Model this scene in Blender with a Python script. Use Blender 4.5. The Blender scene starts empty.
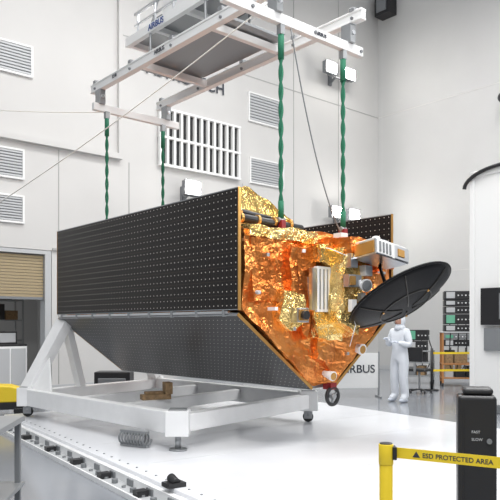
import bpy, bmesh, math, random
from mathutils import Vector, Matrix, noise
random.seed(7)
D=bpy.data; SC=bpy.context.scene; COL=SC.collection
TH=math.atan2(.654,.756); P0=Vector((-.127,7.0,0))
ROOM=Matrix.Translation(P0)@Matrix.Rotation(TH,4,'Z')
RI=ROOM.inverted()
def Wd(s,t,z=0): return ROOM@Vector((s,t,z))

# ---------------- materials ----------------
def mat(name,col,rough=.5,metal=0,bump=0,bscale=20,var=0,vscale=5,emit=0,coat=0,detail=4):
    m=D.materials.new(name); m.use_nodes=True; nt=m.node_tree; b=nt.nodes['Principled BSDF']
    b.inputs['Base Color'].default_value=(*col,1); b.inputs['Roughness'].default_value=rough
    b.inputs['Metallic'].default_value=metal
    if coat: b.inputs['Coat Weight'].default_value=coat; b.inputs['Coat Roughness'].default_value=.1
    if emit:
        b.inputs['Emission Color'].default_value=(*col,1); b.inputs['Emission Strength'].default_value=emit
    tc=nt.nodes.new('ShaderNodeTexCoord')
    if var:
        n=nt.nodes.new('ShaderNodeTexNoise'); n.inputs['Scale'].default_value=vscale; n.inputs['Detail'].default_value=detail
        r=nt.nodes.new('ShaderNodeValToRGB')
        r.color_ramp.elements[0].color=(*[max(0,c*(1-var)) for c in col],1)
        r.color_ramp.elements[1].color=(*[min(1,c*(1+var)) for c in col],1)
        r.color_ramp.elements[0].position=.3; r.color_ramp.elements[1].position=.7
        nt.links.new(tc.outputs['Object'],n.inputs['Vector']); nt.links.new(n.outputs['Fac'],r.inputs['Fac'])
        nt.links.new(r.outputs['Color'],b.inputs['Base Color'])
    if bump:
        n=nt.nodes.new('ShaderNodeTexNoise'); n.inputs['Scale'].default_value=bscale; n.inputs['Detail'].default_value=5
        bp=nt.nodes.new('ShaderNodeBump'); bp.inputs['Strength'].default_value=bump; bp.inputs['Distance'].default_value=.02
        nt.links.new(tc.outputs['Object'],n.inputs['Vector']); nt.links.new(n.outputs['Fac'],bp.inputs['Height'])
        nt.links.new(bp.outputs['Normal'],b.inputs['Normal'])
    return m
def foil(name,c1,c2,rough=.3,bs=.4,vs=9):
    m=D.materials.new(name); m.use_nodes=True; nt=m.node_tree; b=nt.nodes['Principled BSDF']
    b.inputs['Metallic'].default_value=.92; b.inputs['Roughness'].default_value=rough
    tc=nt.nodes.new('ShaderNodeTexCoord')
    n=nt.nodes.new('ShaderNodeTexNoise'); n.inputs['Scale'].default_value=2.0; n.inputs['Detail'].default_value=4
    r=nt.nodes.new('ShaderNodeValToRGB'); r.color_ramp.elements[0].position=.38; r.color_ramp.elements[1].position=.68
    r.color_ramp.elements[0].color=(*c1,1); r.color_ramp.elements[1].color=(*c2,1)
    nt.links.new(tc.outputs['Object'],n.inputs['Vector']); nt.links.new(n.outputs['Fac'],r.inputs['Fac']); nt.links.new(r.outputs['Color'],b.inputs['Base Color'])
    v=nt.nodes.new('ShaderNodeTexVoronoi'); v.inputs['Scale'].default_value=vs; v.feature='F1'
    n2=nt.nodes.new('ShaderNodeTexNoise'); n2.inputs['Scale'].default_value=6; n2.inputs['Detail'].default_value=4
    mx=nt.nodes.new('ShaderNodeMixRGB'); mx.inputs[0].default_value=.35
    nt.links.new(tc.outputs['Object'],n2.inputs['Vector']); nt.links.new(tc.outputs['Object'],mx.inputs[1]); nt.links.new(n2.outputs['Color'],mx.inputs[2])
    nt.links.new(mx.outputs[0],v.inputs['Vector'])
    bp=nt.nodes.new('ShaderNodeBump'); bp.inputs['Strength'].default_value=bs; bp.inputs['Distance'].default_value=.05
    nt.links.new(v.outputs['Distance'],bp.inputs['Height']); nt.links.new(bp.outputs['Normal'],b.inputs['Normal'])
    return m
def panelmat(name,c0,c1,spec,pitch=.076):
    m=D.materials.new(name); m.use_nodes=True; nt=m.node_tree; b=nt.nodes['Principled BSDF']
    b.inputs['Roughness'].default_value=.3; b.inputs['Specular IOR Level'].default_value=spec
    L=nt.links.new
    tc=nt.nodes.new('ShaderNodeTexCoord'); sp=nt.nodes.new('ShaderNodeSeparateXYZ'); L(tc.outputs['Object'],sp.inputs[0])
    def M(op,a,bv=None):
        n=nt.nodes.new('ShaderNodeMath'); n.operation=op
        for i,x in enumerate([a,bv]):
            if x is None: continue
            if isinstance(x,(int,float)): n.inputs[i].default_value=x
            else: L(x,n.inputs[i])
        return n.outputs[0]
    def cell(o,p):
        f=M('FRACT',M('DIVIDE',o,p)); return M('MULTIPLY',M('SUBTRACT',f,.5),p)
    cx=cell(sp.outputs['X'],pitch); cy=cell(sp.outputs['Y'],pitch)
    d=M('SQRT',M('ADD',M('MULTIPLY',cx,cx),M('MULTIPLY',cy,cy)))
    dot=M('LESS_THAN',d,.0066)
    gx=M('GREATER_THAN',M('ABSOLUTE',cx),pitch/2-.003)
    gy=M('GREATER_THAN',M('ABSOLUTE',cell(sp.outputs['Y'],pitch*2)),pitch-.004)
    line=M('MAXIMUM',gx,gy)
    m1=nt.nodes.new('ShaderNodeMixRGB'); m1.inputs[1].default_value=(*c0,1); m1.inputs[2].default_value=(*c1,1); L(line,m1.inputs[0])
    m2=nt.nodes.new('ShaderNodeMixRGB'); L(m1.outputs[0],m2.inputs[1]); m2.inputs[2].default_value=(.7,.66,.6,1); L(dot,m2.inputs[0])
    L(m2.outputs[0],b.inputs['Base Color'])
    return m
WHITE=mat('white_paint',(.86,.86,.86),.35,var=.03)
WHITE2=mat('beam_white',(.84,.84,.83),.4)
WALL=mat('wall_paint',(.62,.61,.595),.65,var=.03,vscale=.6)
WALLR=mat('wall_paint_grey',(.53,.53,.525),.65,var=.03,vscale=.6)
GREY=mat('grey_metal',(.35,.36,.37),.4,metal=.6)
STEEL=mat('brushed_steel',(.34,.35,.36),.4,metal=.8)
LG=mat('light_grey',(.5,.51,.52),.5)
MG=mat('mid_grey',(.2,.21,.22),.5)
DK=mat('dark_rubber',(.015,.015,.017),.5)
DK2=mat('black_plastic',(.018,.018,.02),.4)
ALU=mat('aluminium',(.75,.76,.78),.28,metal=1,bump=.05)
SEAM=mat('seam_grey',(.42,.42,.41),.6)
FO=foil('foil_orange',(.66,.19,.04),(.92,.38,.11))
FY=foil('foil_gold',(.85,.54,.15),(1.0,.78,.36),.25,.5,11)
GOLD=mat('gold_edge',(.6,.33,.10),.35,metal=.8)
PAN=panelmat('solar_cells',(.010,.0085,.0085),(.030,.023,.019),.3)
PAN_REFL=panelmat('solar_cells_lower_reflect',(.024,.024,.026),(.055,.053,.051),.6)  # cell colours lightened to imitate the white platform reflecting in the lower arrays
CARB=mat('carbon_fibre',(.004,.004,.005),.42,bump=.1,bscale=60)
CARB.node_tree.nodes['Principled BSDF'].inputs['Specular IOR Level'].default_value=.15
RIB=mat('rib_black',(.02,.018,.015),.4)
GREEN=mat('sling_green',(.015,.17,.09),.7,bump=.4,bscale=90)
RED=mat('red_anodised',(.25,.015,.02),.4)
YEL=mat('safety_yellow',(.88,.64,.03),.4)
BEIGE=mat('shutter_beige',(.38,.3,.18),.6)
WOOD=mat('wood_block',(.28,.18,.09),.7,var=.3,vscale=20)
ROPE=mat('rope_white',(.75,.73,.68),.8)
BLKT=mat('text_dark',(.04,.045,.06),.5)
BLUE=mat('text_blue',(.03,.07,.25),.5)
SKIN=mat('skin',(.55,.3,.21),.5)
SUIT=mat('cleanroom_suit',(.74,.77,.82),.75,bump=.5,bscale=12)
GLOVE=mat('glove',(.62,.66,.74),.5)
LAMP=mat('lamp_glow',(1,.97,.9),.5,emit=60)
ORNG=mat('orange_frame',(.45,.2,.07),.5)
SCR=mat('screen_green',(.1,.3,.2),.2,emit=.4)
TEAL=mat('teal_box',(.03,.22,.2),.5)
FLOOR=mat('floor_epoxy',(.26,.275,.30),.15,var=.06,vscale=.8,bump=.02,bscale=3)
PLAT=mat('platform_white',(.82,.83,.86),.12,var=.02,vscale=2,bump=.015,bscale=2)

# ---------------- mesh builder ----------------
class B:
    def __init__(s): s.bm=bmesh.new(); s.m=[]
    def mi(s,m):
        if m not in s.m: s.m.append(m)
        return s.m.index(m)
    def _new(s,verts,m,smooth=False):
        i=s.mi(m); fs=set()
        for v in verts:
            for f in v.link_faces: fs.add(f)
        for f in fs: f.material_index=i; f.smooth=smooth
        return fs
    def box(s,x0,x1,y0,y1,z0,z1,m,M=None):
        T=Matrix.Translation(((x0+x1)/2,(y0+y1)/2,(z0+z1)/2))@Matrix.Diagonal((abs(x1-x0),abs(y1-y0),abs(z1-z0),1))
        if M is not None: T=M@T
        r=bmesh.ops.create_cube(s.bm,size=1,matrix=T); s._new(r['verts'],m); return r['verts']
    def beam(s,p0,p1,w,h,m,up=(0,0,1)):
        p0=Vector(p0);p1=Vector(p1); d=(p1-p0); L=d.length; y=d.normalized(); x=y.cross(Vector(up)).normalized(); z=x.cross(y)
        M=Matrix((( x.x,y.x,z.x,0),(x.y,y.y,z.y,0),(x.z,y.z,z.z,0),(0,0,0,1)))
        s.box(-w/2,w/2,0,L,-h/2,h/2,m,Matrix.Translation(p0)@M)
    def cyl(s,p0,p1,r0,m,r1=None,seg=16,smooth=True):
        p0=Vector(p0);p1=Vector(p1); d=p1-p0
        M=Matrix.Translation((p0+p1)/2)@d.to_track_quat('Z','Y').to_matrix().to_4x4()
        r=bmesh.ops.create_cone(s.bm,cap_ends=True,segments=seg,radius1=r0,radius2=r0 if r1 is None else r1,depth=d.length,matrix=M)
        fs=s._new(r['verts'],m,smooth)
        for f in fs:
            if len(f.verts)>4: f.smooth=False
    def sph(s,c,r,m,sc=(1,1,1),seg=16,M=None):
        T=Matrix.Translation(c)@Matrix.Diagonal((*sc,1))
        if M is not None: T=M@T
        q=bmesh.ops.create_uvsphere(s.bm,u_segments=seg,v_segments=max(8,seg*2//3),radius=r,matrix=T); s._new(q['verts'],m,True); return q['verts']
    def tube(s,pts,r,m,seg=8,close=False):
        pts=[Vector(p) for p in pts]; n=len(pts); rings=[]
        rr=r if isinstance(r,(list,tuple)) else [r]*n
        pv=None
        for i,p in enumerate(pts):
            a=pts[(i-1)%n] if (i>0 or close) else p; b=pts[(i+1)%n] if (i<n-1 or close) else p
            d=(b-a).normalized()
            if pv is None: u=d.orthogonal().normalized()
            else: u=(pv-d*pv.dot(d)).normalized()
            pv=u; w=d.cross(u)
            rings.append([s.bm.verts.new(p+(u*math.cos(2*math.pi*k/seg)+w*math.sin(2*math.pi*k/seg))*rr[i]) for k in range(seg)])
        idx=s.mi(m)
        rng=range(n) if close else range(n-1)
        for i in rng:
            A=rings[i];C=rings[(i+1)%n]
            for k in range(seg):
                f=s.bm.faces.new((A[k],A[(k+1)%seg],C[(k+1)%seg],C[k])); f.material_index=idx; f.smooth=True
        if not close:
            for R in (rings[0][::-1],rings[-1]):
                f=s.bm.faces.new(R); f.material_index=idx
    def prism(s,pts,dvec,m):
        a=[s.bm.verts.new(Vector(p)) for p in pts]; b=[s.bm.verts.new(Vector(p)+Vector(dvec)) for p in pts]
        i=s.mi(m); n=len(pts); fs=[s.bm.faces.new(a),s.bm.faces.new(b[::-1])]
        for k in range(n): fs.append(s.bm.faces.new((a[k],b[k],b[(k+1)%n],a[(k+1)%n])))
        for f in fs: f.material_index=i
        bmesh.ops.recalc_face_normals(s.bm,faces=fs)
    def done(s,name,M=None,parent=None,bevel=0,seg=2):
        bmesh.ops.recalc_face_normals(s.bm,faces=s.bm.faces[:])
        me=D.meshes.new(name); s.bm.to_mesh(me); s.bm.free()
        for m in s.m: me.materials.append(m)
        o=D.objects.new(name,me); COL.objects.link(o)
        if parent: o.parent=parent
        if M is not None: o.matrix_local=M
        if bevel:
            b=o.modifiers.new('bevel','BEVEL'); b.width=bevel; b.segments=seg; b.limit_method='ANGLE'
        return o
def empty(name,M=None,parent=None):
    o=D.objects.new(name,None); COL.objects.link(o); o.empty_display_size=.2
    if parent: o.parent=parent
    if M is not None: o.matrix_local=M
    return o
def text(name,body,size,M,m,parent=None,ext=.003,al='LEFT'):
    c=D.curves.new(name,'FONT'); c.body=body; c.size=size; c.extrude=ext; c.align_x=al; c.offset=.012*size
    o=D.objects.new(name,c); COL.objects.link(o); o.data.materials.append(m)
    bpy.context.view_layer.update()
    dg=bpy.context.evaluated_depsgraph_get(); me=D.meshes.new_from_object(o.evaluated_get(dg))
    D.objects.remove(o); o=D.objects.new(name,me); COL.objects.link(o)
    if not me.materials: me.materials.append(m)
    if parent: o.parent=parent
    o.matrix_local=M; return o
def axes(o,x,y,z):
    x,y,z,o=map(Vector,(x,y,z,o))
    return Matrix(((x.x,y.x,z.x,o.x),(x.y,y.y,z.y,o.y),(x.z,y.z,z.z,o.z),(0,0,0,1)))

# ---------------- room ----------------
b=B(); b.box(-16,14.6,-12,13.5,-.2,0,FLOOR); b.done('floor',ROOM)
TW=9.4; SR=14.33
b=B(); b.box(2.14,SR+.3,TW,TW+.3,0,14,WALL); b.done('wall_back',ROOM)
b=B(); b.box(-9,2.14,TW,TW+.3,3.3,14,WALL); b.done('wall_back_header',ROOM)
b=B(); b.box(-9,-2.3,TW,TW+.3,0,3.3,WALL); b.done('wall_back_left',ROOM)
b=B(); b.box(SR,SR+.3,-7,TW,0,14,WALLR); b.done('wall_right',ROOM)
b=B()
b.box(-9,3.95,TW-.14,TW,5.72,5.86,WALL); b.box(3.87,3.98,TW-.10,TW,5.86,14,WALL)
b.box(2.15,SR,TW-.05,TW,3.3,3.36,SEAM)
for s in (2.3,4.2,8.0,10.1,12.2): b.box(s,s+.02,TW-.012,TW,.15,14 if s>8.1 else 5.7,SEAM)
for z in (2.5,8.9): b.box(4.0,SR,TW-.012,TW,z,z+.02,SEAM)
b.done('trim_1',ROOM)
b=B(); b.box(1.98,2.13,TW+.01,TW+.29,0,3.29,LG); b.box(-2.14,1.98,TW+.01,TW+.29,3.2,3.29,LG); b.box(-2.29,-2.14,TW+.01,TW+.29,0,3.29,LG)
b.done('door_1',ROOM)
b=B()
for i in range(14): b.box(-2.13,1.97,TW+.1,TW+.16,2.2+i*.07,2.2+i*.07+.06,BEIGE)
b.box(-2.13,1.97,TW+.08,TW+.18,2.14,2.2,MG)
b.done('roller_shutter',ROOM)
b=B(); b.box(2.14,SR,TW-.02,TW,0,.14,LG); b.done('baseboard_back',ROOM)
b=B(); b.box(SR-.02,SR,-7,TW-.02,0,.14,LG); b.done('baseboard_right',ROOM)
b=B()
for z in (3.3,8.9): b.box(SR-.012,SR,-7,TW,z,z+.018,WALL)
for t in (4.6,2.2): b.box(SR-.012,SR,t,t+.02,.14,14,WALL)
b.done('trim_2',ROOM)
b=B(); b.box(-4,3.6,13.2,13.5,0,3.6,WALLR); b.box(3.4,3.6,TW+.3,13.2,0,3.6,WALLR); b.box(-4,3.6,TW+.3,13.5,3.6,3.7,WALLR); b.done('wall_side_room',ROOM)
def vent(s0,s1,z0,z1,n=7):
    b=B(); y=TW
    b.box(s0,s1,y-.02,y-.001,z0,z1,MG)
    w=.045
    b.box(s0-w,s0,y-.06,y,z0-w,z1+w,WHITE2); b.box(s1,s1+w,y-.06,y,z0-w,z1+w,WHITE2)
    b.box(s0,s1,y-.06,y,z0-w,z0,WHITE2); b.box(s0,s1,y-.06,y,z1,z1+w,WHITE2)
    for i in range(n):
        z=z0+(i+.5)*(z1-z0)/n
        b.beam((s0,y-.035,z),(s1,y-.035,z),.03,(z1-z0)/n*.66,LG)
    b.done('wall_vent',ROOM)
for v in ((.45,1.62,7.27,7.9),(.5,1.42,4.9,5.5),(.5,1.42,3.9,4.45),(8.25,9.5,7.62,8.4),(8.3,9.6,5.8,6.48)): vent(*v,n=9)
b=B(); b.box(5.1,7.8,TW-.03,TW-.001,5.8,7.25,DK2)
for i in range(13):
    s=5.1+i*2.7/12; b.box(s-.035,s+.035,TW-.12,TW-.03,5.8,7.25,WHITE2)
for z in (5.76,6.5,7.25): b.box(5.05,7.85,TW-.13,TW-.03,z,z+.06,WHITE2)
b.done('window_1',ROOM)
text('wall_lettering','ASTROTECH',.46,ROOM@axes((4.7,TW-.03,8.12),(1,0,0),(0,0,1),(0,-1,0)),BLKT)
def flood(s,z,n=2,w=.42,gap=.32,en=30):
    e=empty('wall_floodlight',ROOM@Matrix.Translation((s,TW,z)))
    b=B(); b.box(-.06,.06,-.08,0,-.35,.1,MG); b.beam((0,-.04,-.3),(0,-.42,-.05),.05,.05,MG)
    b.beam((-n*w/2,-.4,-.2),(n*w/2,-.4,-.2),.05,.05,MG)
    for i in range(n):
        x=(i-(n-1)/2)*(w+gap)
        b.box(x-w/2,x+w/2,-.5,-.36,-.18,.18,MG); b.box(x-w/2-.02,x+w/2+.02,-.53,-.5,-.2,.2,MG)
    b.done('housing',parent=e)
    b=B()
    for i in range(n):
        x=(i-(n-1)/2)*(w+gap); b.box(x-w/2+.03,x+w/2-.03,-.545,-.53,-.15,.15,LAMP)
        l=D.lights.new('lamp','POINT'); l.energy=en; l.shadow_soft_size=.15; l.color=(1,.97,.92)
        lo=D.objects.new('lamp',l); COL.objects.link(lo); lo.parent=e; lo.location=(x,-.75,0)
    b.done('lens',parent=e)
flood(5.85,5.2,1,.5); flood(12.0,5.2,2,.5,.35); flood(11.75,9.8,2,.5,.4)
b=B(); b.sph((0,0,0),.16,DK2); b.box(-.1,.1,0,.3,-.05,.05,LG); b.done('security_camera',ROOM@Matrix.Translation((SR-.35,4.5,8.3))@Matrix.Rotation(-math.pi/2,4,'Z'))
b=B(); b.box(SR-.45,SR,8.6,9.2,12.3,13.1,DK2); b.box(SR-.49,SR-.45,8.7,9.1,12.4,13.0,MG); b.done('crane_pulley_box',ROOM)  # plain box standing in for the dark crane pulley near the corner

def shelf(name,s,t,w,d,h,seed):
    random.seed(seed); b=B()
    for x in (0,w):
        for y in (0,d): b.box(x-.02,x+.02,y-.02,y+.02,0,h,GREY)
    mats=[WHITE,DK2,TEAL,LG,MG,WOOD,BLUE]
    k=0
    while k*.5+.15<h:
        z=k*.5+.15; b.box(0,w,0,d,z,z+.03,GREY); x=.05
        while x<w-.2:
            ww=random.uniform(.12,.34); hh=random.uniform(.12,.4)
            if x+ww<w: b.box(x,x+ww-.02,.05,d-.05,z+.03,z+.03+hh,random.choice(mats))
            x+=ww
        k+=1
    b.done(name,ROOM@Matrix.Translation((s,t,0)),bevel=.006)
shelf('storage_shelf',-.3,10.9,.95,.5,2.2,1); shelf('storage_shelf',.75,10.9,1.3,.5,2.2,2)
b=B(); b.box(0,.8,0,.6,.1,1.05,WHITE); b.box(.04,.38,-.02,0,.15,1.0,LG); b.box(.42,.76,-.02,0,.15,1.0,LG); b.box(0,.8,0,.6,1.05,1.1,DK2)
for x in(.08,.72):
    for y in (.08,.52): b.cyl((x-.02,y,.05),(x+.02,y,.05),.05,DK)
b.box(.1,.6,.1,.4,1.1,1.4,DK2); b.box(.14,.56,.085,.1,1.14,1.36,LG)
b.done('equipment_cabinet',ROOM@Matrix.Translation((.95,9.9,0)),bevel=.01)

# ---------------- platform ----------------
pe=Vector((.565,-.825,0)); pn=Vector((.825,.565,0)); pc=Vector((-.4,5.28,0))
PM=axes(pc,pn,-pe,(0,0,1))
pf=empty('lifting_platform',PM)
NE=-1.65
b=B(); b.box(0,5.17,NE,6.1,.03,.15,PLAT); b.done('deck',parent=pf,bevel=.012)
b=B()
b.box(-.06,0,NE,6.1,.0,.11,WHITE); b.box(-.22,-.06,NE,6.1,0,.03,LG); b.box(-.24,-.22,NE,6.1,0,.05,WHITE)
for i in range(36):
    y=NE+.1+i*.21
    b.cyl((-.14,y,.03),(-.14,y,.05 if i%2 else .07),.02 if i%2 else .03,GREY if i%2 else MG,seg=10)
    if i%2: b.box(-.075,-.06,y-.04,y+.08,.03,.09,MG)
    b.cyl((.09,y,.15),(.09,y,.156),.012,MG,seg=8)
for y in (-.35,.75,1.6,2.4,3.3,4.3): b.box(-.2,-.09,y,y+.1,.03,.085,DK2)
for i in range(7):
    y=-1.1+i*1.3; b.box(.3,5.0,y,y+.006,.1502,.1512,LG)
b.box(-.06,5.17,NE-.02,NE,.0,.12,WHITE)
b.box(-.05,.12,.44,.58,.15,.19,DK2); b.cyl((.03,.46,.19),(.03,.56,.22),.04,DK2)
b.done('edge_rail',parent=pf,bevel=.005)
def coil(name,x,y,z,L,r,ang):
    b=B(); pts=[]
    n=9*14
    for i in range(n+1):
        a=2*math.pi*i/14; pts.append((L*(i/n-.5),r*math.cos(a),r+.02+r*math.sin(a)))
    b.tube(pts,.012,MG,seg=6); b.box(-L/2,L/2,-.03,.03,0,.022,GREY); b.box(-L/2,L/2,-.03,.03,2*r+.018,2*r+.045,GREY)
    b.done(name,Matrix.Translation((x,y,z))@Matrix.Rotation(ang,4,'Z'))
coil('wire_rope_isolator',-1.33,7.6,.152,.38,.07,-.5)
# ---------------- support stand ----------------
A=Vector((-3.40,10.1,0));Bc=Vector((-.805,7.38,0));C=Vector((.84,9.55,0));Dc=A+(C-Bc)
st=empty('satellite_support_stand')
b=B(); zc=.45; up=Vector((0,0,zc))
for p,q in ((A,Bc),(Dc,C)): b.beam(p+up,q+up,.14,.25,WHITE)
for p,q in ((A,Dc),(Bc,C)): b.beam(p+up,q+up,.16,.2,WHITE)
for f in (.33,.62): b.beam(A.lerp(Bc,f)+up,Dc.lerp(C,f)+up,.12,.16,WHITE)
b.done('base_frame',parent=st,bevel=.012)
b=B()
for p in (A,Bc,C,Dc):
    b.box(p.x-.13,p.x+.13,p.y-.13,p.y+.13,.32,.6,WHITE)
    b.box(p.x-.1,p.x+.1,p.y-.1,p.y+.1,.6,.615,GREY)
b.done('corner_blocks',parent=st,bevel=.012)
b=B()
for p in (A,C,Dc):
    b.cyl((p.x,p.y,.24),(p.x,p.y,.33),.05,GREY)
    b.box(p.x-.06,p.x+.06,p.y-.045,p.y-.03,.2,.3,GREY); b.box(p.x-.06,p.x+.06,p.y+.03,p.y+.045,.2,.3,GREY)
    b.cyl((p.x,p.y-.028,.2265),(p.x,p.y+.028,.2265),.075,DK,seg=20)
p=Bc
b.cyl((p.x,p.y,.151),(p.x,p.y,.17),.1,GREY); b.cyl((p.x,p.y,.17),(p.x,p.y,.33),.035,GREY)
b.done('casters',parent=st)
b=B()
n=(Dc-A).normalized(); ups=(n.y,-n.x,0)
T1=Vector((-2.90,10.35,1.62))
b.beam(A+Vector((0,0,.55)),T1,.16,.24,WHITE,up=ups)
b.beam(A+n*1.0+Vector((0,0,.55)),T1,.12,.14,WHITE,up=ups)
T2=T1+n*1.45
b.beam(Dc+Vector((0,0,.55)),T2,.16,.2,WHITE,up=ups); b.beam(T1-n*.08,T2+n*.08,.14,.12,WHITE)
g=A+Vector((0,0,.55)); e1=(Bc-A).normalized()
b.prism([g+e1*.75,g,g.lerp(T1,.55)],n*.03,WHITE)
b.done('a_frame',parent=st,bevel=.01)
b=B(); m=A.lerp(Bc,.62).lerp(Dc.lerp(C,.62),.3)
b.box(-.2,.2,-.08,.08,.53,.6,WOOD); b.box(.12,.22,-.09,.09,.6,.76,WOOD); b.box(-.15,.1,-.05,.05,.6,.64,WOOD)
b.done('wooden_blocks',Matrix.Translation((m.x,m.y,0))@Matrix.Rotation(.4,4,'Z'),parent=st,bevel=.006)

# ---------------- satellite ----------------
sat=empty('earth_observation_satellite',ROOM)
def crumpled(name,profile,t0,t1,m,step=.05,amp=.02,tstep=.12,parent=sat,M=None,seedv=0):
    bm=bmesh.new()
    a=[bm.verts.new((p[0],t0,p[1])) for p in profile]; c=[bm.verts.new((p[0],t1,p[1])) for p in profile]
    n=len(profile); bm.faces.new(a); bm.faces.new(c[::-1])
    for k in range(n): bm.faces.new((a[k],c[k],c[(k+1)%n],a[(k+1)%n]))
    S=[p[0] for p in profile];Z=[p[1] for p in profile]; mid=[sum(S)/n,(t0+t1)/2,sum(Z)/n]
    def cut(lo,hi,st,ax):
        x=lo+st*.5
        while x<hi:
            no=[0,0,0]; no[ax]=1
            no[(ax+1)%3]=random.uniform(-.25,.25); no[(ax+2)%3]=random.uniform(-.25,.25)
            bmesh.ops.bisect_plane(bm,geom=bm.verts[:]+bm.edges[:]+bm.faces[:],plane_co=[(x+random.uniform(-.3,.3)*st if i==ax else mid[i]) for i in range(3)],plane_no=no,dist=1e-5)
            x+=st
    cut(min(S),max(S),step,0); cut(min(Z),max(Z),step,2); cut(t0,t1,tstep,1)
    bmesh.ops.triangulate(bm,faces=bm.faces[:])
    for v in bm.verts:
        p=v.co+Vector((seedv,0,0))
        v.co+=noise.noise_vector(p*2.6)*amp*1.0+noise.noise_vector(p*6.5)*amp*.75+noise.noise_vector(p*16)*amp*.26
    bmesh.ops.recalc_face_normals(bm,faces=bm.faces[:])
    me=D.meshes.new(name); bm.to_mesh(me); bm.free(); me.materials.append(m)
    o=D.objects.new(name,me); COL.objects.link(o)
    if parent:o.parent=parent
    if M is not None:o.matrix_local=M
    return o
prof=[(.1,2.62),(.1,1.72),(1.15,.88),(1.5,.88),(2.5,1.72),(2.5,2.62)]
crumpled('bus_body',prof,.04,4.3,FO,step=.085,amp=.04,tstep=.16)
crumpled('front_blanket',[(.04,2.6),(.04,1.71),(1.13,.84),(1.5,.84),(2.56,1.71),(2.56,2.6)],-.03,.05,FO,step=.07,amp=.03,tstep=.1,seedv=2)
def rect(s0,s1,z0,z1): return [(s0,z1),(s0,z0),(s1,z0),(s1,z1)]
crumpled('blanket_flap_1',rect(.12,.6,1.8,2.5),-.07,.03,FO,.07,.045,.05,seedv=3)
crumpled('blanket_flap_2',[(.68,2.42),(.66,1.75),(.95,1.4),(1.05,2.4)],-.11,.03,FO,.07,.045,.05,seedv=5)
crumpled('blanket_flap_3',[(1.2,1.65),(1.08,1.15),(1.5,.98),(1.95,1.45)],-.12,.03,FO,.07,.045,.05,seedv=9)
crumpled('blanket_flap_4',rect(1.78,2.42,1.85,2.52),-.1,.03,FO,.07,.045,.05,seedv=12)
crumpled('blanket_top_hem',rect(.1,1.15,2.5,2.64),-.08,.12,FY,.07,.03,.05,seedv=14)
crumpled('blanket_patch',[(.55,1.95),(.5,1.62),(.66,1.5),(.9,1.6),(.86,1.9)],-.13,.0,FY,.07,.035,.05,seedv=16)
def panel(name,o,yd,L,H,th=.03,m=PAN):
    yd=Vector(yd).normalized(); xd=Vector((0,1,0)); zd=xd.cross(yd)
    M=axes(o,xd,yd,zd)
    b=B(); b.box(0,L,0,H,-th/2,th/2,m); b.done(name,M,sat)
    b=B(); w=.01
    b.box(-w,0,-w,H+w,-th/2-.003,th/2+.003,GOLD); b.box(L,L+w,-w,H+w,-th/2-.003,th/2+.003,GOLD)
    b.box(0,L,-w,0,-th/2-.003,th/2+.003,GREY); b.box(0,L,H,H+w,-th/2-.003,th/2+.003,GREY)
    b.done(name+'_frame',M,sat)
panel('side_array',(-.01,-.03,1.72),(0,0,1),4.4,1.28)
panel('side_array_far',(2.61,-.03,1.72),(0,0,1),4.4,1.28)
lo=Vector((1.12,.0,.81)); hi=Vector((.0,.0,1.66)); panel('lower_array',lo,hi-lo,4.36,(hi-lo).length,m=PAN_REFL)
lo=Vector((1.52,.0,.81)); hi=Vector((2.6,.0,1.66)); panel('lower_array_far',lo,hi-lo,4.36,(hi-lo).length,m=PAN_REFL)
b=B()
for s in (.0,2.6):
    b.box(s-.02,s+.02,.15,4.3,1.672,1.70,ALU)
    for i in range(9): b.box(s-.028,s+.028,.2+i*.5,.24+i*.5,1.64,1.71,GREY)
b.box(1.14,1.5,0.05,4.3,.80,.84,GREY)
b.done('hinge_rails',parent=sat)
b=B()
for i in range(7):
    t=.5+i*.5
    b.cyl((.12,t,2.66),(2.45,t,2.66),.025,DK2,seg=10)
b.cyl((.1,.2,2.74),(1.15,.2,2.70),.05,DK2,seg=14)
for s in (.2,.45,.7,.95): b.cyl((s-.02,.2,2.735),(s+.02,.2,2.73),.06,GOLD,seg=14)
b.cyl((.1,.3,2.84),(.8,.3,2.78),.035,DK2,seg=14)
b.box(.12,.24,.2,.4,2.6,2.82,GOLD); b.box(1.0,1.12,.3,.42,2.6,2.78,DK2)
b.done('deck_struts',parent=sat,bevel=.004)
crumpled('deck_foil_crown',[(.28,3.06),(.34,2.6),(1.25,2.6),(1.15,2.82),(.92,2.94),(.68,3.05),(.46,3.13)],.35,.85,FY,.07,.035,.08,seedv=20)
crumpled('deck_foil_base',rect(1.15,2.3,2.58,2.66),.1,.4,FO,.08,.03,.1,seedv=25)
b=B()
for s in (.77,1.85):
    for t in (.15,4.25):
        b.box(s-.035,s+.035,t-.05,t+.05,2.55,2.76,RED); b.cyl((s-.05,t,2.76),(s+.05,t,2.76),.03,GREY)
        b.box(s-.07,s+.07,t-.06,t+.06,2.55,2.64,RED)
b.done('lifting_brackets',parent=sat,bevel=.008)
b=B()
b.box(.92,1.0,-.21,-.15,1.72,2.2,ALU); b.box(1.0,1.27,-.21,-.15,1.70,2.22,WHITE)
for i in range(4): b.box(1.03+i*.062,1.052+i*.062,-.218,-.21,1.73,2.19,GREY)
b.box(.96,1.25,-.15,0,1.8,2.1,GREY)
b.done('radiator_plate',parent=sat,bevel=.006)
crumpled('instrument_foil_housing',[(1.22,2.42),(1.18,1.6),(1.5,1.42),(1.62,2.25),(1.45,2.48)],-.42,.02,FY,.06,.045,.06,seedv=30)
crumpled('instrument_foil_skirt',[(.98,1.72),(1.0,1.42),(1.45,1.36),(1.5,1.62)],-.2,.02,FY,.06,.04,.06,seedv=31)
crumpled('instrument_foil_shoulder',[(1.0,2.46),(1.02,2.26),(1.28,2.22),(1.25,2.5)],-.24,.02,FY,.06,.04,.06,seedv=32)
crumpled('instrument_foil_neck',rect(1.55,2.15,1.6,2.2),-.28,.02,FO,.06,.04,.06,seedv=33)
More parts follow.
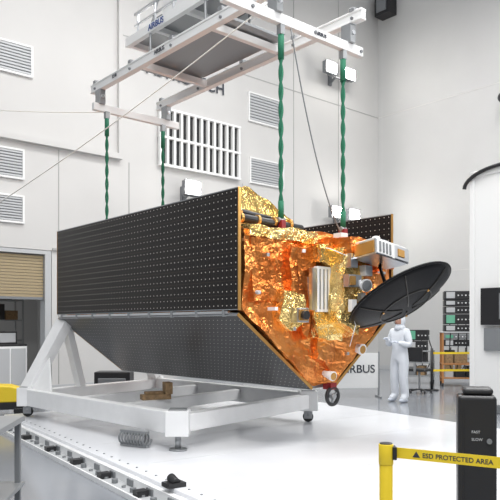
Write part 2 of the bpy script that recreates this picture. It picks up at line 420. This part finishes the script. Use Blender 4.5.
crumpled('sensor_arm_foil',[(1.25,2.56),(1.25,2.36),(2.0,2.22),(2.1,2.46)],-.5,.02,FO,.07,.035,.07,seedv=36)
Mi=Matrix.Translation((1.60,-.64,2.36))@Matrix.Rotation(math.radians(8),4,'Y')@Matrix.Rotation(math.radians(-8),4,'X')
b=B()
b.box(-.3,.3,-.16,.16,-.09,.09,ALU); b.box(-.29,-.02,-.175,-.16,-.08,.08,WHITE); b.box(.02,.29,-.175,-.16,-.08,.08,ALU)
for i in range(4): b.box(-.26+i*.06,-.23+i*.06,-.185,-.175,-.06,.06,MG)
b.box(.08,.2,-.185,-.175,-.045,.045,GOLD); b.box(-.02,.02,-.18,-.16,-.09,.09,WHITE)
b.box(-.29,.29,-.15,.15,.09,.105,WHITE); b.box(-.31,-.3,-.14,.14,-.07,.07,GOLD); b.box(.3,.33,-.12,.12,-.06,.06,FO)
b.cyl((-.15,-.05,.105),(-.15,-.05,.16),.045,WHITE); b.cyl((.12,.03,.105),(.12,.03,.17),.03,GOLD); b.box(-.05,.05,-.08,.06,.105,.15,GREY)
b.done('radiometer_box',Mi,sat,bevel=.006)
b=B()
b.cyl((1.50,-.42,2.02),(1.44,-.56,2.0),.05,WHITE,r1=.075,seg=20); b.cyl((1.44,-.56,2.0),(1.435,-.575,1.998),.06,MG,seg=20)
b.box(1.5,1.62,-.5,-.36,2.12,2.24,WHITE); b.box(1.24,1.36,-.5,-.42,2.2,2.36,ALU); b.box(1.26,1.34,-.5,-.44,1.7,1.84,WHITE)
b.box(1.18,1.4,-.52,-.44,1.98,2.12,ALU); b.box(1.2,1.28,-.54,-.52,2.0,2.1,GOLD); b.box(1.42,1.5,-.5,-.44,1.82,1.92,GREY)
b.box(1.3,1.42,-.3,-.18,2.5,2.62,WHITE); b.box(2.1,2.26,-.2,-.08,2.1,2.22,ALU); b.cyl((1.98,-.1,2.4),(1.98,-.22,2.4),.05,ALU,seg=16)
b.cyl((1.3,-.02,.98),(1.29,-.19,.95),.03,WHITE,r1=.06,seg=20); b.cyl((1.29,-.19,.95),(1.29,-.2,.949),.045,GOLD,seg=20)
b.cyl((1.83,-.02,1.28),(1.82,-.19,1.25),.04,WHITE,r1=.07,seg=20); b.cyl((1.82,-.19,1.25),(1.82,-.2,1.249),.05,GOLD,seg=20)
b.box(.67,.85,-.22,-.06,1.58,1.74,ALU); b.box(.69,.83,-.23,-.22,1.6,1.72,GOLD); b.cyl((.76,-.23,1.66),(.76,-.28,1.66),.05,DK2,seg=20)
b.cyl((.2,-.03,1.9),(.2,-.12,1.9),.022,LG,seg=16)
random.seed(5)
for s,z in ((.3,2.3),(.85,2.38),(1.08,2.42),(.42,1.72),(2.2,2.4),(2.3,1.95),(1.6,1.2),(.7,1.5)):
    b.box(s-.022,s+.022,-.15,-.02,z-.012,z+.025,random.choice([ALU,WHITE,ALU]))
b.tube([(1.05,-.1,2.45),(1.1,-.3,2.42),(1.3,-.5,2.3)],.006,WHITE,seg=5)
b.tube([(1.3,-.45,1.7),(1.32,-.5,1.55),(1.45,-.3,1.3)],.006,ALU,seg=5)
b.done('thrusters_and_sensors',parent=sat,bevel=.004)
b=B(); ring=[(1.42+.1*math.cos(a),-.06,.70+.1*math.sin(a)) for a in [2*math.pi*i/28 for i in range(28)]]
b.tube(ring,.024,DK2,seg=8,close=True); b.cyl((1.42,-.1,.7),(1.42,-.02,.7),.03,GREY); b.box(1.37,1.47,-.08,.05,.78,.86,RED)
for a in (0,2.09,4.19): b.beam((1.42,-.06,.7),(1.42+.1*math.cos(a+.5),-.06,.7+.1*math.sin(a+.5)),.02,.02,GREY,up=(0,1,0))
b.done('keel_ring_fitting',parent=sat)
# dish
dc=RI@Vector((1.71,7.5,1.865)); nw=Vector((.40,-.385,-.83)).normalized()
xr=Vector((.975*.88,-.218*.88,.475)); xr=(xr-nw*xr.dot(nw)).normalized(); yw=nw.cross(xr)
R3=RI.to_3x3(); MD=axes(dc,R3@xr,R3@yw,R3@nw)
R=.63; dep=.16
b=B(); rings=[]; idx=b.mi(CARB)
for side in (0,1):
    off=-.03*side; nr=12; ns=48
    ctr=b.bm.verts.new((0,0,dep+off)); prev=[ctr]
    for i in range(1,nr+1):
        r=R*i/nr; ring=[b.bm.verts.new((r*math.cos(2*math.pi*k/ns),r*math.sin(2*math.pi*k/ns),dep*(1-(i/nr)**2)+off)) for k in range(ns)]
        for k in range(ns):
            if i==1: f=b.bm.faces.new((ctr,ring[k],ring[(k+1)%ns]))
            else: f=b.bm.faces.new((prev[k],ring[k],ring[(k+1)%ns],prev[(k+1)%ns]))
            f.smooth=True; f.material_index=idx
        prev=ring
    rings.append(prev)
for k in range(48):
    f=b.bm.faces.new((rings[0][k],rings[1][k],rings[1][(k+1)%48],rings[0][(k+1)%48])); f.material_index=idx
b.done('dish_reflector',MD,sat)
b=B()
for k in range(6):
    a=k*math.pi/3+.3; pts=[]
    for i in range(1,9):
        r=R*.96*i/8; pts.append((r*math.cos(a),r*math.sin(a),dep*(1-(r/R)**2)+.004))
    b.tube(pts,.008,RIB,seg=6)
ring=[(R*.5*math.cos(a),R*.5*math.sin(a),dep*.75+.004) for a in [2*math.pi*i/36 for i in range(36)]]
b.tube(ring,.008,RIB,seg=6,close=True)
ring=[(R*math.cos(a),R*math.sin(a),-.012) for a in [2*math.pi*i/64 for i in range(64)]]
b.tube(ring,.014,CARB,seg=6,close=True)
for k in range(3):
    a=k*math.pi*2/3+.4; b.cyl((R*.5*math.cos(a),R*.5*math.sin(a),dep*.75),(R*.5*math.cos(a),R*.5*math.sin(a),dep*.75+.02),.012,GOLD,seg=10)
b.done('dish_ribs',MD,sat)
b=B()
hub=MD@Vector((-.3,.0,.05)); b.tube([hub,Vector((1.6,-.5,1.75)),Vector((1.6,-.2,1.8))],.035,CARB)
hub=MD@Vector((-.35,.25,.0)); b.tube([hub,Vector((1.75,-.3,2.0))],.02,GOLD)
hub=MD@Vector((-.1,.3,.0)); b.tube([hub,Vector((1.75,-.5,2.25))],.02,CARB)
b.done('dish_support_arms',parent=sat)

# ---------------- lifting frame ----------------
lf=empty('spreader_beam_frame',ROOM)
b=B()
def ibeam(p,q,w,h):
    b.beam(p,q,w*.8,h-.04,WHITE2)
    for dz in (h/2-.01,-h/2+.01): b.beam(Vector(p)+Vector((0,0,dz)),Vector(q)+Vector((0,0,dz)),w,.03,WHITE2)
for s in (.68,1.95): ibeam((s,-.1,5.42),(s,4.55,5.42),.1,.13)
for t in (.15,4.3): b.beam((-.1 if t<1 else .55,t,5.07),(2.2,t,5.07),.08,.12,WHITE2)
for t in (1.4,3.1): b.beam((.68,t,5.42),(1.95,t,5.42),.08,.1,WHITE2)
b.done('beams',parent=lf,bevel=.006)
b=B()
for s in (.68,1.95):
    for t in (.15,4.3):
        b.box(s-.05,s+.05,t-.08,t+.08,5.12,5.36,GREY); b.cyl((s,t-.1,5.24),(s,t+.1,5.24),.03,ALU,seg=10)
for s in (.68,1.95):
    for t in (0.05,1.1,2.2,3.3,4.4):
        b.box(s-.06,s+.06,t-.04,t+.04,5.485,5.53,GREY); b.cyl((s-.065,t,5.4),(s+.065,t,5.4),.02,MG,seg=10)
for s in (-.05,.3,1.3,2.15): b.cyl((s,.09,5.07),(s,.21,5.07),.022,MG,seg=10)
b.done('shackle_plates',parent=lf,bevel=.004)
text('marking','AIRBUS',.08,axes((.615,2.6,5.39),(0,-1,0),(0,0,1),(-1,0,0)),BLKT,lf)
text('marking','ES40',.07,axes((.615,3.8,5.39),(0,-1,0),(0,0,1),(-1,0,0)),BLKT,lf)
text('marking','AIRBUS',.06,axes((1.3,.105,5.05),(1,0,0),(0,0,1),(0,-1,0)),BLKT,lf)
b=B()
b.box(.85,1.82,1.2,3.45,5.49,5.53,STEEL)
for s in (.85,1.82): b.box(s-.02,s+.02,1.2,3.45,5.49,5.6,LG)
for s in (1.0,1.85): b.beam((s,1.6,6.1),(s,4.0,6.1),.08,.14,WHITE2)
for t in (1.65,2.4,3.2,3.95): b.beam((1.0,t,6.1),(1.85,t,6.1),.08,.12,WHITE2)
b.box(1.04,1.81,1.7,3.9,6.12,6.15,STEEL)
for s in (1.0,1.85):
    for t in (1.9,3.3):
        b.cyl((s-.05 if s>1.5 else s,t,5.5),(s-.05 if s>1.5 else s,t,6.1),.02,GREY,seg=10)
        b.cyl((s,t,6.12),(1.42,2.7,8.5),.014,GREY,seg=8)
b.box(1.15,1.65,2.2,3.2,6.15,6.55,WHITE2); b.box(1.2,1.5,3.3,3.6,6.15,6.4,MG)
for i in range(5): b.cyl((1.02,1.7+i*.5,6.1),(1.02,1.7+i*.5,6.5),.02,ALU,seg=8)
b.beam((1.02,1.6,6.5),(1.02,3.8,6.5),.04,.04,ALU)
b.beam((1.02,1.6,6.32),(1.02,3.8,6.32),.03,.03,ALU)
b.done('hoist_platform',parent=lf,bevel=.006)
text('marking','AIRBUS',.13,axes((.955,3.3,6.06),(0,-1,0),(0,0,1),(-1,0,0)),BLUE,lf)
b=B()
b.box(1.32,1.52,2.55,2.85,8.4,8.9,YEL); b.cyl((1.42,2.7,8.9),(1.42,2.7,14),.03,GREY)
b.done('crane_hook_block',parent=lf,bevel=.01)
b=B()
for s,t in ((.77,.15),(1.85,.15),(.77,4.25),(1.85,4.25)):
    for ph in (0,math.pi):
        pts=[]; rr=.015
        for i in range(81):
            z=2.8+(4.98-2.8)*i/80; a=i*.4+ph
            pts.append((s+rr*math.cos(a),t+rr*math.sin(a),z))
        b.tube(pts,.016,GREEN,seg=6)
    b.cyl((s,t,4.62),(s,t,4.92),.036,GREEN,seg=10)
    b.cyl((s,t,2.78),(s,t,2.98),.034,GREEN,seg=10)
    b.box(s-.035,s+.035,t-.035,t+.035,4.9,5.01,GREY)
b.done('lifting_slings',parent=lf)
def catn(p,q,sag,n=24):
    p=Vector(p);q=Vector(q); return [p.lerp(q,i/n)-Vector((0,0,sag*4*(i/n)*(1-i/n))) for i in range(n+1)]
b=B(); b.tube(catn((.9,.12,5.0),(1.75,.1,2.7),.3),.009,MG,seg=6); b.done('signal_cable',parent=lf)
b=B(); b.tube(catn((.68,.15,5.3),(-1.2,6.0,3.0),.12),.008,ROPE,seg=5)
b.tube(catn((.68,4.3,5.0),(-3.0,6.5,5.1),.1),.007,ROPE,seg=5); b.done('tag_lines',parent=lf)

# ---------------- technician ----------------
TP=Matrix.Translation((3.02,13.3,0))@Matrix.Rotation(math.radians(-50),4,'Z')
tech=empty('technician',TP)
V=[(0,0,.96),(0,0,1.12),(0,.0,1.32),(0,.01,1.46),(0,-.005,1.56),
   (.1,0,.88),(.11,-.03,.5),(.12,.02,.12),(.14,-.13,.055),
   (-.1,0,.88),(-.13,-.0,.5),(-.15,.05,.12),(-.17,-.1,.055),
   (.17,.0,1.41),(.25,-.0,1.14),(.14,-.24,1.2),
   (-.17,.0,1.41),(-.26,-.02,1.14),(-.1,-.27,1.26)]
E=[(0,1),(1,2),(2,3),(3,4),(0,5),(5,6),(6,7),(7,8),(0,9),(9,10),(10,11),(11,12),(2,13),(13,14),(14,15),(2,16),(16,17),(17,18)]
RAD=[.17,.16,.175,.08,.07,.12,.095,.085,.05,.12,.095,.085,.05,.092,.075,.046,.092,.075,.046]
me=D.meshes.new('coverall'); me.from_pydata(V,E,[]); o=D.objects.new('coverall',me); COL.objects.link(o); o.parent=tech
sk=o.modifiers.new('skin','SKIN'); sd=o.modifiers.new('sub','SUBSURF'); sd.levels=2; sd.render_levels=2
for i,r in enumerate(RAD):
    me.skin_vertices[0].data[i].radius=(r,r*(.72 if i in(1,2) else .8 if i==0 else 1))
me.skin_vertices[0].data[0].use_root=True
sk.use_smooth_shade=True; me.materials.append(SUIT)
b=B()
b.sph((0,-.01,1.64),.1,SKIN,(.8,.95,1.18),24)
b.sph((0,-.108,1.635),.017,SKIN,(.8,1,1.5))
for x in (-.032,.032): b.sph((x,-.092,1.66),.012,WHITE); b.sph((x,-.102,1.66),.006,DK2); b.box(x-.018,x+.018,-.1,-.092,1.683,1.688,DK2)
b.sph((0,-.095,1.592),.02,RED,(1.1,.3,.3))
b.done('head',parent=tech)
b=B(); vs=b.sph((0,.005,1.635),.122,SUIT,(.88,.98,1.16),28)
dl=[v for v in vs if v.co.y<-.07 and abs(v.co.x)<.07 and 1.57<v.co.z<1.71]; bmesh.ops.delete(b.bm,geom=dl,context='VERTS')
b.cyl((0,.01,1.47),(0,.0,1.56),.12,SUIT,r1=.085)
b.done('hood',parent=tech)
b=B()
for sx,w,dr in ((1,Vector((.14,-.24,1.2)),Vector((-.45,-.8,.25))),(-1,Vector((-.1,-.27,1.26)),Vector((.35,-.8,.35)))):
    dr.normalize(); side=dr.cross(Vector((0,0,1))).normalized(); n=side.cross(dr)
    M=axes(w,side,dr,n)
    b.sph((0,.05,0),.045,GLOVE,(.9,1.1,.45),12,M)
    for i,(x,L) in enumerate(((-.03,.065),(-.01,.078),(.011,.072),(.03,.056))):
        b.tube([M@Vector((x,.08,0)),M@Vector((x*1.1,.08+L*.45,-.006)),M@Vector((x*1.1,.08+L*.8,-.022)),M@Vector((x*1.1,.08+L,-.042))],[.010,.0095,.009,.006],GLOVE,seg=6)
    b.tube([M@Vector((-.03*sx,.03,0)),M@Vector((-.062*sx,.055,-.01)),M@Vector((-.066*sx,.085,-.02))],[.013,.011,.008],GLOVE,seg=6)
b.done('hands',parent=tech)
b=B()
for x,y,a in ((.135,-.06,0),(-.165,-.03,0)): b.sph((x,y,.045),.1,GLOVE,(.52,1.35,.45),14)
b.done('overshoes',parent=tech)

# ---------------- background right ----------------
e=empty('barrier_banner',Matrix.Translation((2.2,14.1,0))@Matrix.Rotation(.1,4,'Z'))
b=B(); b.box(-.9,.55,-.01,.01,.2,.95,WHITE2); b.box(-.93,-.9,-.02,.02,0,.98,GREY); b.box(.55,.58,-.02,.02,0,.98,GREY)
for x in (-.91,.56): b.box(x-.02,x+.02,-.2,.2,0,.03,MG)
b.done('board',parent=e,bevel=.004)
text('lettering','AIRBUS',.24,axes((-.3,-.015,.53),(1,0,0),(0,0,1),(0,-1,0)),BLKT,e)
def bench(name,x,y,w,d,rot,seed,frame,h=.95,n=4):
    random.seed(seed); b=B()
    for px in (0,w):
        for py in (0,d): b.box(px-.025,px+.025,py-.025,py+.025,.08,h,frame); b.cyl((px-.02,py,.05),(px+.02,py,.05),.05,DK)
    for z in (.2,.55,h): b.box(-.03,w+.03,-.03,d+.03,z,z+.035,frame if z<.9 else LG)
    for z in (.235,.585):
        xx=.05
        while xx<w-.25:
            ww=random.uniform(.2,.38); hh=random.uniform(.15,.28)
            if xx+ww<w+.02: b.box(xx,xx+ww-.03,.05,d-.05,z,z+hh,random.choice([DK2,MG,WOOD,LG]))
            xx+=ww
    z=h+.035
    for k in range(n):
        hh=random.uniform(.15,.3); x1=w*random.uniform(.8,.98); b.box(.04,x1,.05,d-.1,z,z+hh-.015,random.choice([MG,DK2,DK2,DK2]))
        b.box(.09,.3,.035,.05,z+.03,z+hh-.04,SCR if k==1 else LG)
        for j in range(4): b.cyl((.38+j*.09,.05,z+hh*.45),(.38+j*.09,.025,z+hh*.45),.02,LG if j%2 else WHITE,seg=8)
        z+=hh
    for j in range(3): b.tube([(.2+j*.2,d-.1,h+.3),(.25+j*.2,d,h+.1),(.2+j*.22,d-.02,.6),(.3+j*.1,d+.05,.3)],.015,DK2)
    b.done(name,Matrix.Translation((x,y,0))@Matrix.Rotation(rot,4,'Z'),bevel=.006)
bench('test_equipment_rack',4.85,16.6,.85,.6,-.2,4,ORNG,1.35,5)
bench('instrument_cart',4.05,17.4,.7,.5,-.4,9,GREY,.85,2)
bench('instrument_cart',5.6,19.2,.9,.5,-.3,12,GREY,.9,3)
b=B()
for x in (0,1.0): b.cyl((x,0,.02),(x,0,1.0),.03,DK2); b.cyl((x,0,0),(x,0,.03),.16,DK2)
for z in (.86,.45): b.box(0,1.0,-.004,.004,z,z+.05,YEL)
b.done('retractable_barrier',Matrix.Translation((4.3,15.6,0))@Matrix.Rotation(.1,4,'Z'))
b=B()
for k in range(5):
    a=k*2*math.pi/5; b.beam((0,0,.09),(.26*math.cos(a),.26*math.sin(a),.07),.04,.03,DK2); b.cyl((.26*math.cos(a)-.015,.26*math.sin(a),.035),(.26*math.cos(a)+.015,.26*math.sin(a),.035),.035,DK)
b.cyl((0,0,.08),(0,0,.5),.025,GREY); b.box(-.21,.21,-.2,.2,.5,.56,DK2); b.box(-.03,.03,.2,.23,.5,.8,GREY); b.box(-.19,.19,.19,.24,.72,1.05,DK2)
b.done('lab_stool',Matrix.Translation((3.85,15.0,0))@Matrix.Rotation(2.4,4,'Z'),bevel=.015)
CM=Matrix.Translation((3.97,11.9,0))@Matrix.Rotation(TH,4,'Z')
e=empty('transport_container',CM)
b=B(); b.box(0,3.5,-1.6,0,.15,4.3,WHITE2)
for x in (0,1.1,2.3): b.box(x,x+.08,-1.64,-1.6,.15,4.3,WHITE2)
b.box(-.03,0,-1.6,-1.5,.15,4.3,WHITE2); b.box(-.03,0,-.1,0,.15,4.3,WHITE2); b.box(-.03,0,-1.6,0,4.2,4.3,WHITE2)
b.box(-.02,3.5,-1.6,0,.0,.15,MG)
b.done('body',parent=e,bevel=.02)
b=B()
b.box(-.08,0,-1.3,-.25,1.55,2.2,DK2); b.box(-.09,-.08,-1.1,-.6,1.65,2.1,MG); b.box(-.06,0,-1.3,-.3,1.1,1.5,MG)
b.done('control_panel',parent=e,bevel=.01)
b=B(); b.tube([(-.06,.08-.8*(1-math.cos(a)),4.0+.33*math.sin(a)) for a in [math.pi*.5*i/10 for i in range(11)]],.035,DK2); b.done('hose',parent=e)

# ---------------- foreground ----------------
e=empty('barrier_stanchion',Matrix.Translation((.635,3.08,0)))
b=B(); b.cyl((0,0,0),(0,0,.02),.17,YEL,seg=32); b.cyl((0,0,.02),(0,0,.9),.031,YEL,seg=24); b.cyl((0,0,.9),(0,0,.995),.034,YEL,seg=24); b.cyl((0,0,.995),(0,0,1.0),.03,DK2,seg=24)
b.box(.025,.045,-.03,.03,.925,.985,DK2)
b.done('post',parent=e,bevel=.002)
bd=Vector((.9,-.52,0)).normalized(); bnrm=Vector((bd.y,-bd.x,0))
BM=axes((.04,0,0),bd,(0,0,1),bnrm)
b=B(); b.box(0,1.2,.93,.98,-.001,.001,YEL); b.done('belt',BM,e)
for i in range(3):
    text('belt_lettering','ESD PROTECTED AREA',.030,BM@Matrix.Translation((.13+i*.42,.944,.002)),BLKT,e,ext=.0005)
    b=B(); b.prism([(.085+i*.42,.942,.0015),(.12+i*.42,.942,.0015),(.1025+i*.42,.970,.0015)],(0,0,.001),BLKT); b.done('warning_triangle',BM,e)
b=B(); q=BM@Vector((1.24,0,0)); b.cyl((q.x,q.y,0),(q.x,q.y,.02),.17,YEL,seg=32); b.cyl((q.x,q.y,.02),(q.x,q.y,1.0),.033,YEL,seg=24); b.done('post_far',parent=e)
e=empty('control_pedestal',Matrix.Translation((1.24,3.62,0))@Matrix.Rotation(-.25,4,'Z'))
b=B(); b.box(-.1,.1,-.09,.09,.05,1.17,DK2); b.box(-.075,.085,-.07,.07,1.17,1.21,DK2); b.box(-.16,.16,-.16,.16,0,.05,DK2)
b.done('body',parent=e,bevel=.03,seg=4)
b=B(); b.box(-.07,-.064,-.093,-.088,.3,1.1,DK)
b.cyl((.06,-.09,.93),(.06,-.105,.93),.014,MG,seg=12); b.done('trim_strip',parent=e)
text('label','FAST\n\nSLOW',.020,axes((-.03,-.0925,.97),(1,0,0),(0,0,1),(0,-1,0)),LG,e,ext=.0005)
b=B(); b.box(-.6,.0,-.4,.4,.86,.9,GREY); b.box(-.6,.0,-.4,.4,.4,.43,GREY)
for x in (-.56,-.04):
    for y in (-.36,.36): b.box(x-.02,x+.02,y-.02,y+.02,.05,.86,MG); b.cyl((x-.015,y,.04),(x+.015,y,.04),.04,DK)
b.done('work_cart',Matrix.Translation((-1.58,4.35,0))@Matrix.Rotation(.1,4,'Z'),bevel=.006)
e=empty('pallet_jack',Matrix.Translation((-4.2,11.3,0))@Matrix.Rotation(.3,4,'Z'))
b=B(); b.prism([(-.5,-.25,.25),(.3,-.25,.25),(.45,-.25,.4),(.1,-.25,.52),(-.5,-.25,.55)],(0,.5,0),YEL); b.box(-.5,.35,-.22,.22,.12,.25,DK2)
for x in (-.3,.25):
    b.cyl((x,-.26,.1),(x,.26,.1),.1,DK)
b.done('body',parent=e,bevel=.02)
b=B(); b.box(0,.75,0,.5,.0,.06,DK2); b.box(.02,.73,.02,.48,.06,.62,DK2); b.box(.1,.65,-.01,.02,.15,.5,MG); b.done('equipment_case',Matrix.Translation((-3.1,13.0,0)),bevel=.02)

# ---------------- lights ----------------
def area(name,s,t,z,sx,sy,e,col=(1,.99,.98),aim=None):
    l=D.lights.new(name,'AREA'); l.shape='RECTANGLE'; l.size=sx; l.size_y=sy; l.energy=e; l.color=col
    o=D.objects.new(name,l); COL.objects.link(o)
    p=Wd(s,t,z); o.location=p
    if aim is None: o.rotation_euler=(0,0,TH)
    else: o.rotation_euler=(Wd(*aim)-p).to_track_quat('-Z','Y').to_euler()
area('ceiling_light',2,-3,11.5,5,1.5,700); area('ceiling_light',-4,-3,11.5,5,1.5,500)
area('ceiling_light',2,4.5,11.5,6,1.2,460); area('ceiling_light',9,2,12,5,2,600)
area('foil_highlight_fill',-5,-7,7,1.6,1.2,320,aim=(1.5,0,1.8))  # added fill, aimed at the satellite to put highlights on the foil
area('foil_highlight_fill',7,-7,6.5,1.6,1.2,320,aim=(1.5,0,1.8))  # second added fill for foil highlights, not a fixture of the hall
area('side_room_light',0,11.5,3.5,2,.5,35)
w=D.worlds.new('hall'); w.use_nodes=True; SC.world=w
nt=w.node_tree; bg=nt.nodes['Background']; bg.inputs[1].default_value=.94
tc=nt.nodes.new('ShaderNodeTexCoord'); sp=nt.nodes.new('ShaderNodeSeparateXYZ'); r=nt.nodes.new('ShaderNodeValToRGB')
nt.links.new(tc.outputs['Generated'],sp.inputs[0]); nt.links.new(sp.outputs['Z'],r.inputs['Fac'])
r.color_ramp.elements[0].position=.0; r.color_ramp.elements[0].color=(.23,.24,.26,1)
r.color_ramp.elements[1].position=.5; r.color_ramp.elements[1].color=(.55,.58,.61,1)
nt.links.new(r.outputs['Color'],bg.inputs[0])
# ---------------- camera ----------------
c=D.cameras.new('camera'); c.lens=47.5; c.sensor_width=36; c.sensor_fit='HORIZONTAL'; c.shift_y=.15; c.clip_end=200
o=D.objects.new('camera',c); COL.objects.link(o); o.location=(0,0,1.55); o.rotation_euler=(math.pi/2,0,0); SC.camera=o
SC.view_settings.view_transform='Standard'
